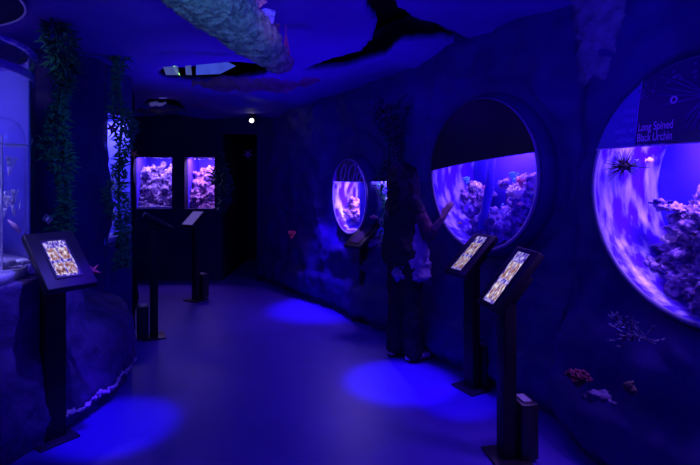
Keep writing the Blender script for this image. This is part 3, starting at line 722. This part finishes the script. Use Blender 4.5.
for k, (z, lb) in enumerate(((1.02, 'white spindly coral on the sand of the slit tank'), (1.35, 'white spindly coral halfway up the slit tank'))):
    soft_coral(c0 + Vector((.05, 0, z - 1.51)), .26, 'white', lb, 7, 'white corals in the slit tank', .6, .008)

# ------------------------------------------------------------------ BACK WALL TANKS
def back_tank(W, label, rlabel, m, seed, col, power):
    cx, cz = (W[0].x + W[1].x) / 2, (W[0].z + W[1].z) / 2; wx, wz = W[1].x - W[0].x, W[0].z - W[1].z
    t = thing('window_aquarium', label, 'aquarium', (cx, 7.56, W[1].z), 'window aquariums in the back wall')
    bm = BM(); box(bm, (cx, 8.12, cz), (wx + .04, .02, wz + .04))
    for s in (-1, 1): box(bm, (cx + s * (wx / 2 + .012), 7.84, cz), (.02, .55, wz + .04))
    box(bm, (cx, 7.84, W[1].z - .012), (wx + .04, .55, .02)); obj('tank_shell', bm, 'backblue', t, False)
    bm = BM(); box(bm, (cx, 7.84, W[0].z + .03), (wx + .04, .55, .03)); obj('lid', bm, 'black', t, False)
    bm = BM(); box(bm, (cx, 7.57, cz), (wx, .012, wz)); obj('glass_pane', bm, 'glass', t, False)
    bm = BM(); box(bm, (cx, 7.63, W[1].z + .012), (wx * .98, .10, .03), None, .005); obj('sand_bed', bm, 'sand', t)
    a = area((cx, 7.66, W[0].z + .008), (cx, 7.80, W[1].z), power, wx * .9, .22, col, 'tank_light'); a.parent = t; a.matrix_parent_inverse = parent_world(t).inverted()
    rnd = random.Random(seed); cs = []
    for k in range(60):
        x = rnd.uniform(-.55, .55) * wx; z = rnd.uniform(0, .78) * wz; cs.append(((cx + x * 1.05, 7.93 - .22 * (1 - z / wz) + rnd.uniform(-.05, .05), W[1].z + z), rnd.uniform(.07, .12), (1, .8, 1)))
    cs += [((cx + (k - 3) * wx / 7, 7.75, W[1].z + .03), .10, (1, 1.3, .6)) for k in range(7)]
    bm = BM()
    for c, r_, s in cs: sphere(bm, c, r_, 2, s)
    me = fuse(bm, .017, 1, .09, 9, seed, holes=1.5)
    for v in me.vertices:
        v.co.x = max(cx - wx / 2 + .003, min(cx + wx / 2 - .003, v.co.x)); v.co.z = max(W[1].z + .002, v.co.z); v.co.y = min(8.1, max(7.59, v.co.y))
    tag(obj('reef_rock', me, m), rlabel, 'coral rock')
back_tank(W1, 'left of two window tanks in the back wall, with pale lilac rock', 'pale lilac reef rock filling left window tank of back wall', 'reef_pale', 21, (.45, .30, 1.0), 11)
back_tank(W2, 'window tank in the back wall with pinker rock, beside the dark doorway', 'pinkish reef rock in the back wall tank nearer the doorway', 'reef_pink', 34, (.60, .34, 1.0), 14)

# ------------------------------------------------------------------ PLANTS
plant('kelp_garland', at(60, 232, 3.55), at(60, 22, 3.55).z - at(60, 232, 3.55).z, .125, 1300, 'leaf', 'tall green leafy garland right beside the cylindrical tank', size=.035, group='green garlands on the left wall')
plant('kelp_garland', at(120, 268, 4.45), at(120, 52, 4.45).z - at(120, 268, 4.45).z, .125, 1300, 'leaf', 'green leafy garland in front of the slit tank', size=.035, group='green garlands on the left wall')
plant('hanging_plant', at(222, 212, 7.15), .85, .15, 300, 'leafdark', 'dim blue-green plant hanging by the pinker window tank in the back wall', size=.06)
plant('hanging_plant', at(392, 178, 4.90), at(392, 104, 4.90).z - at(392, 178, 4.90).z, .22, 600, 'leafdark', 'dark bushy plant hanging on the wall above the woman', size=.05)
# second shrub mass of that plant towards the small tank is part of the same plant

# ------------------------------------------------------------------ CEILING DRESSING
def loft(path, rad, flat, voxel, amp, ns, seed):
    bm = BM(); P = catmull(path, .05)
    for i, p in enumerate(P):
        f = i / (len(P) - 1) * (len(rad) - 1); k = min(int(f), len(rad) - 2); r_ = rad[k] + (rad[k + 1] - rad[k]) * (f - k); sphere(bm, p, r_, 2, (1, 1, flat))
    return fuse(bm, voxel, 2, amp, ns, seed)
me = loft([at(165, -60, 2.1), at(200, -14, 2.3), at(236, 22, 2.5), at(279, 62, 2.75)], [.22, .20, .165, .135, .085], .75, .012, .016, 26, 5)
tag(obj('sponge_log', me, 'log'), 'thick rough teal sponge log slanting down from the ceiling', 'sponge')
me = loft([at(196, 84, 3.9), at(240, 84, 3.9), at(285, 86, 3.9), at(318, 80, 3.9)], [.03, .09, .085, .05, .015], .7, .014, .03, 9, 9)
tag(obj('driftwood_branch', me, 'branch'), 'dark purple driftwood lying under the teal log against the ceiling', 'driftwood')
me = loft([at(166, 78, 4.1), at(215, 80, 4.1), at(270, 76, 4.1)], [.02, .05, .03], .6, .014, .02, 9, 3)
# lit opening with frosted panels
t = thing('ceiling_lightbox', 'small frosted light box glowing blue inside the dark ceiling opening', 'light', at(200, 70, 4.1))
def panel(pa, m, name):
    bm = BM(); f = [bm.verts.new(at(px, py, 4.3)) for px, py in pa]; bm.faces.new(f); bmesh.ops.solidify(bm, geom=bm.faces, thickness=.012); return obj(name, bm, m, t, False)
frost = mat('frost', (.2, .25, .4), .4, col2=(.3, .35, .55), cscale=9, emit=(.10, .13, .42), estr=.4)
panel([(163, 67), (178, 66), (179, 75), (166, 75)], frost, 'panel'); panel([(185, 66), (191, 65), (192, 75), (186, 75)], frost, 'panel')
panel([(196, 65), (228, 62), (236, 66), (220, 74), (196, 75)], mat('frostblue', (.2, .25, .6), .4, col2=(.3, .4, .7), cscale=14, emit=(.06, .09, .45), estr=.45), 'panel')
panel([(173, 66), (176, 66), (180, 75), (177, 75)], mat('tube', (.6, .9, .4), .4, emit=(.5, .8, .35), estr=.7), 'green_strip')  # emissive thin yellow-green strip
# pale fish ornament on a dark ledge near the ceiling
me = loft([at(141, 111, 5.8), at(160, 112, 5.8), at(178, 110, 5.8)], [.05, .07, .05], .45, .016, .03, 8, 2)
tag(obj('rock_shelf', me, mat('shelf', (.14, .08, .10), .8)), 'dark rock shelf under the ceiling above the back wall tanks', 'shelf')
t = thing('shell_ornament', 'pale shell ornament resting on the dark shelf near the ceiling', 'ornament', at(157, 106, 5.75))
bm = BM(); c = at(157, 104, 5.75)
for k in range(5): sphere(bm, c + Vector((-.05 + .035 * k, 0, .008 * math.sin(k * 2))), .040 - .005 * k, 2, (1.2, .8, .8))
obj('shell', fuse(bm, .008, 0, .012, 22, 3), 'cream', t)
bm = BM(); sphere(bm, at(163, 98, 5.75), .035, 2, (1.6, .6, .35)); obj('lip', bm, 'cream', t)
spot(at(158, 90, 5.3) + Vector((0, -.2, -.25)), c, 1.1, 22, .8, (.6, .5, 1.0), .02)
# corals growing on top of the log
rc = at(250, 14, 2.95)
soft_coral(at(250, 16, 2.48), .15, 'pinkc', 'pinkish red branching coral on top of the teal log', 9, 'corals on the teal log', .7, .012)
soft_coral(at(270, 36, 2.60), .17, 'lilac', 'upright lilac coral between the red coral and the tip of the teal log', 7, 'corals on the teal log', .25, .010)
soft_coral(at(277, 42, 2.64), .12, 'branch', 'short dull purple coral beside the lilac coral on the teal log', 6, 'corals on the teal log', .3, .010)
bm = BM()
for dx in (-.012, .0, .014): tube(bm, [at(286, 54, 2.68) + Vector((dx, 0, 0)), at(286, 24 + abs(dx) * 900, 2.68) + Vector((dx * .5, 0, 0))], [.009, .001], 6)
tag(obj('spire_coral', bm, 'red'), 'thin red pointed coral near the tip of the teal log', 'coral')
spot(at(420, 40, 2.0), at(265, 20, 2.55), 5, 16, .8, (.8, .35, .9), .03)
# downlight
c = at(252, 120, 6.9); t = thing('ceiling_spotlight', 'small bright white ceiling spotlight above the far doorway', 'light', c + Vector((0, 0, .05)))
bm = BM(); tube(bm, [c + Vector((0, .05, .06)), c + Vector((0, .0, .0))], .045, 16); obj('lamp_can', bm, 'black', t)
bm = BM(); tube(bm, [c + Vector((0, .0, .10)), c + Vector((0, .03, .40))], .010, 8); obj('stem', bm, 'black', t)
bm = BM(); sphere(bm, c + Vector((0, -.02, -.01)), .029, 3); obj('lens', bm, 'lens', t)
l = bpy.data.lights.new('bulb', 'POINT'); l.energy = .12; l.color = (.6, .5, 1); l.shadow_soft_size = .04; lo = bpy.data.objects.new('bulb', l); C.objects.link(lo); lo.location = c + Vector((0, -.08, -.06))
# wall ornaments
def starfish(c, r, m, label, nrm):
    bm = BM(); nrm = Vector(nrm).normalized(); a = nrm.cross(Vector((0, 0, 1))).normalized(); b = nrm.cross(a)
    for k in range(5):
        d = a * math.cos(k * 1.2566 + .3) + b * math.sin(k * 1.2566 + .3); tube(bm, [c - d * r * .1, c + d * r * .5, c + d * r], [r * .26, r * .2, r * .07], 8)
    sphere(bm, c, r * .32, 2)
    tag(obj('starfish', fuse(bm, r * .07, 1, r * .04, 30, 2), m), label, 'starfish')
starfish(at(248, 154, 7.3), .075, mat('mauve', (.16, .07, .2), .7), 'mauve starfish fixed on the wall by the doorway below the spotlight', (0, -1, 0))
starfish(at(93, 271, 3.0), .045, mat('rust', (.22, .06, .03), .7), 'rust coloured starfish at lower corner of the near left kiosk', (.3, -1, .3))
starfish(at(134, 154, 4.4), .04, 'orange', 'orange starfish clinging to the garland beside the slit tank', (.3, -1, .2))
starfish(at(122, 128, 4.3) + Vector((-.09, 0, 0)), .05, mat('wine', (.25, .06, .16), .7), 'dark wine starfish on the upper part of the second garland', (.3, -1, .2))
soft_coral(at(291, 239, 6.45), .14, mat('dullred', (.5, .06, .12), .7), 'dull red fan coral on the wall left of the small oval-looking tank', 8, None, .7, .012)
soft_coral(at(636, 336, 2.12), .17, mat('greyc', (.10, .09, .24), .7), 'grey-blue twiggy coral fixed under the near round tank', 10, None, .9, .006, Vector((-.5, -.5, .3)))
soft_coral(at(578, 386, 2.35), .10, mat('magenta', (.16, .012, .06), .7), 'magenta tufted coral on the rock ledge below the pillar', 12, None, .8, .010)
me = loft([at(588, 398, 2.3), at(600, 396, 2.25), at(614, 404, 2.2)], [.03, .05, .02], .5, .010, .02, 18, 2)
tag(obj('ledge_rock', me, 'rock'), 'knobbly blue rock next to the magenta coral on the ledge', 'rock')
bm = BM(); c = at(630, 388, 2.05); sphere(bm, c, .022, 3, (1, 1, 1.2)); sphere(bm, c + Vector((.008, 0, .02)), .012, 2)
tag(obj('knobbly_sponge', fuse(bm, .004, 0, .008, 30, 2), mat('tan', (.12, .09, .07), .8)), 'small tan sponge knob on the ledge right of the magenta coral', 'sponge')

# ------------------------------------------------------------------ THE VISITOR
PX, PY = .46, 4.28
TURN = Matrix.Rotation(R(28), 3, 'Z')
def pp(f, s, z): return Vector((PX, PY, z)) + TURN @ Vector((f, -s, 0))     # f: forward (to the tank, +x), s: towards camera
t = thing('person', 'woman with long dark hair in dark clothes touching the round tank', 'person', (PX, PY, 0))
bm = BM()
def limb(P, rr, sub=6):
    P = [Vector(p) for p in P]
    for i in range(len(P) - 1):
        n = max(2, int((P[i + 1] - P[i]).length / (min(rr[i], rr[i + 1]) * .35)))
        n = min(n, 40)
        for k in range(n + 1):
            f = k / n; sphere(bm, P[i].lerp(P[i + 1], f), rr[i] + (rr[i + 1] - rr[i]) * f, 2)
def tor(z, rf, rs, f=0.0, h=.05): sphere(bm, pp(f, 0, z), 1, 3, (rf, rs, h), TURN)
# torso sections
for z, rf, rs, f in ((.86, .125, .155, -.01), (.92, .125, .160, -.01), (.98, .115, .150, 0), (1.04, .105, .135, .0), (1.10, .10, .135, .005), (1.16, .108, .145, .01), (1.22, .112, .155, .01), (1.28, .105, .165, .0), (1.34, .085, .165, -.01)):
    tor(z, rf, rs, f, .075)
limb([pp(-.01, 0, 1.34), pp(.012, 0, 1.45)], [.062, .050])
# head
sphere(bm, pp(.02, 0, 1.53), .092, 3, (1.0, .82, 1.12), TURN); sphere(bm, pp(.05, 0, 1.485), .062, 3, (.9, .85, 1.0), TURN); sphere(bm, pp(.112, 0, 1.505), .014, 2, (1.2, .7, 1.2), TURN); sphere(bm, pp(.093, 0, 1.468), .018, 2, (.8, 1.1, .6), TURN); sphere(bm, pp(.082, 0, 1.436), .024, 2)
for s in (-1, 1): sphere(bm, pp(.01, s * .078, 1.515), .022, 2, (.7, .4, 1.1), TURN)
# legs and feet
for s, f in ((.085, .03), (-.085, -.03)):
    limb([pp(-.01, s, .86), pp(f * .5 + .01, s, .48), pp(f - .01, s, .08)], [.088, .056, .038])
    limb([pp(f - .03, s, .045), pp(f + .05, s, .04), pp(f + .14, s * 1.1, .028)], [.036, .034, .024])
# near arm bent down at the front, far arm raised to the glass
limb([pp(-.01, -.16, 1.32), pp(-.02, -.20, 1.06), pp(.05, -.20, .83)], [.048, .036, .026])
elbow = pp(.10, .20, 1.06)
hand = inner(D2, 448, 208, -.105)
wrist = hand + Vector((-.045, -.005, -.085))
limb([pp(-.01, .16, 1.32), elbow, wrist], [.048, .036, .024])
def handm(w0, d, side, pn):
    d = d.normalized(); side = side.normalized()
    for k in range(4): limb([w0 + d * .01 + side * (k - 1.5) * .010, w0 + d * .085 + side * (k - 1.5) * .019], [.014, .0095])
    for k, l in enumerate((.062, .075, .070, .055)):
        b = w0 + d * .085 + side * (k - 1.5) * .020; m_ = b + d * l * .5 + side * (k - 1.5) * .004; limb([b, m_, m_ + d * l * .5 + pn * .008], [.0095, .0085, .0065])
    b = w0 + d * .03 + side * -.022; limb([b, b + side * -.025 + d * .03, b + side * -.034 + d * .06], [.012, .010, .007])
handm(wrist, (hand - wrist), D2.U, -D2.N)
handm(pp(.05, -.20, .83), Vector((.15, 0, -1)), Vector((-1, 0, -.1)), Vector((0, -1, 0)))
body = obj('body', fuse(bm, .0065, 2), 'skin', t)
# clothes
def dense(P):
    out = []
    for p, q in zip(P, P[1:]):
        for k in range(4): out.append(tuple(p[i] + (q[i] - p[i]) * k / 4 for i in range(4)))
    return out + [P[-1]]
def cloth(name, secs, m, voxel=.011, amp=.012, ns=9, extra=None, parent=t):
    global bm
    bm = BM()
    for z, rf, rs, f, s in secs: sphere(bm, pp(f, s, z), 1, 3, (rf, rs, .06), TURN)
    if extra: extra()
    return obj(name, fuse(bm, voxel, 2, amp, ns, 3), m, parent)
def tr():
    for s, f in ((.085, .03), (-.085, -.03)): limb([pp(-.01, s, .88), pp(f * .5 + .005, s, .48), pp(f * 1 + .0, s, .09)], [.105, .092, .088])
cloth('trousers', [(.84, .13, .165, -.01, 0), (.90, .13, .165, -.01, 0), (.95, .125, .158, -.005, 0)], 'navy', extra=tr)
def sl():
    limb([pp(-.01, -.165, 1.31), pp(-.02, -.205, 1.06), pp(.045, -.20, .86)], [.062, .056, .046])
    limb([pp(-.01, .165, 1.31), pp(.03, .18, 1.24)], [.062, .058])
cloth('cardigan', [(z, a, b, f, 0) for z, a, b, f in dense(((.84, .10, .17, -.085), (.90, .105, .175, -.08), (.94, .11, .178, -.075), (1.0, .115, .175, -.06), (1.06, .12, .17, -.04), (1.12, .125, .17, -.025), (1.18, .125, .175, -.02), (1.24, .125, .18, -.015), (1.30, .11, .185, -.015), (1.345, .09, .17, -.015)))], 'navy', extra=sl)
cloth('sleeve', [], 'maroon', extra=lambda: limb([pp(.02, .175, 1.26), elbow, elbow.lerp(wrist, .30)], [.060, .058, .050]))
cloth('blouse', [(z, a, b, f, .03) for z, a, b, f in dense(((.72, .15, .19, .045), (.80, .145, .185, .045), (.88, .135, .175, .045), (.96, .12, .165, .045), (1.04, .10, .15, .045), (1.12, .085, .14, .045), (1.18, .075, .135, .045)))], 'blouse', amp=.03, ns=11)
bm = BM()
for s in (-.095, .0, .095): tube(bm, [pp(.17, .10 + s * .1, .84), pp(.175 + s * .1, .10 + s * .2, .62)], .005, 6)
obj('blouse_tie', bm, 'blouse', t)
def hr():
    for k, z in enumerate([1.60 - .0175 * i for i in range(34)]):
        sphere(bm, pp(-.045 - .02 * math.sin(k * .09), 0, z), 1, 3, (.085 if z < 1.45 else .10, .115 if z < 1.5 else .10, .06), TURN)
    for s in (-1, 1):
        limb([pp(.0, s * .07, 1.56), pp(.0, s * .095, 1.42), pp(.04, s * .115, 1.22), pp(.035, s * .12, 1.10)], [.055, .045, .04, .022])
    limb([pp(.035, .070, 1.58), pp(.06, .085, 1.46), pp(.05, .115, 1.22)], [.040, .034, .03])
    sphere(bm, pp(.005, 0, 1.575), .10, 3, (1.05, .93, .75), TURN)
cloth('hair', [], 'hair', voxel=.009, amp=.008, ns=22, extra=hr)
for s, f in ((.085, .03), (-.085, -.03)):
    bm = BM()
    limb([pp(f - .04, s, .035), pp(f + .05, s, .033), pp(f + .145, s * 1.1, .028)], [.038, .042, .030])
    for v in bm.verts: v.co.z = max(.012, v.co.z)
    sh = obj('shoe', fuse(bm, .008, 1), 'white' if s > 0 else 'grey', t)
    bm = BM(); box(bm, pp(f + .055, s * 1.05, .007), (.235, .078, .014), TURN, .005); obj('sole', bm, mat('sole', (.08, .05, .08), .7) if s > 0 else 'black', sh)
# eyes
for s in (-1, 1):
    bm = BM(); sphere(bm, pp(.098, s * .032, 1.52), .011, 2); obj('eye', bm, 'white', t)
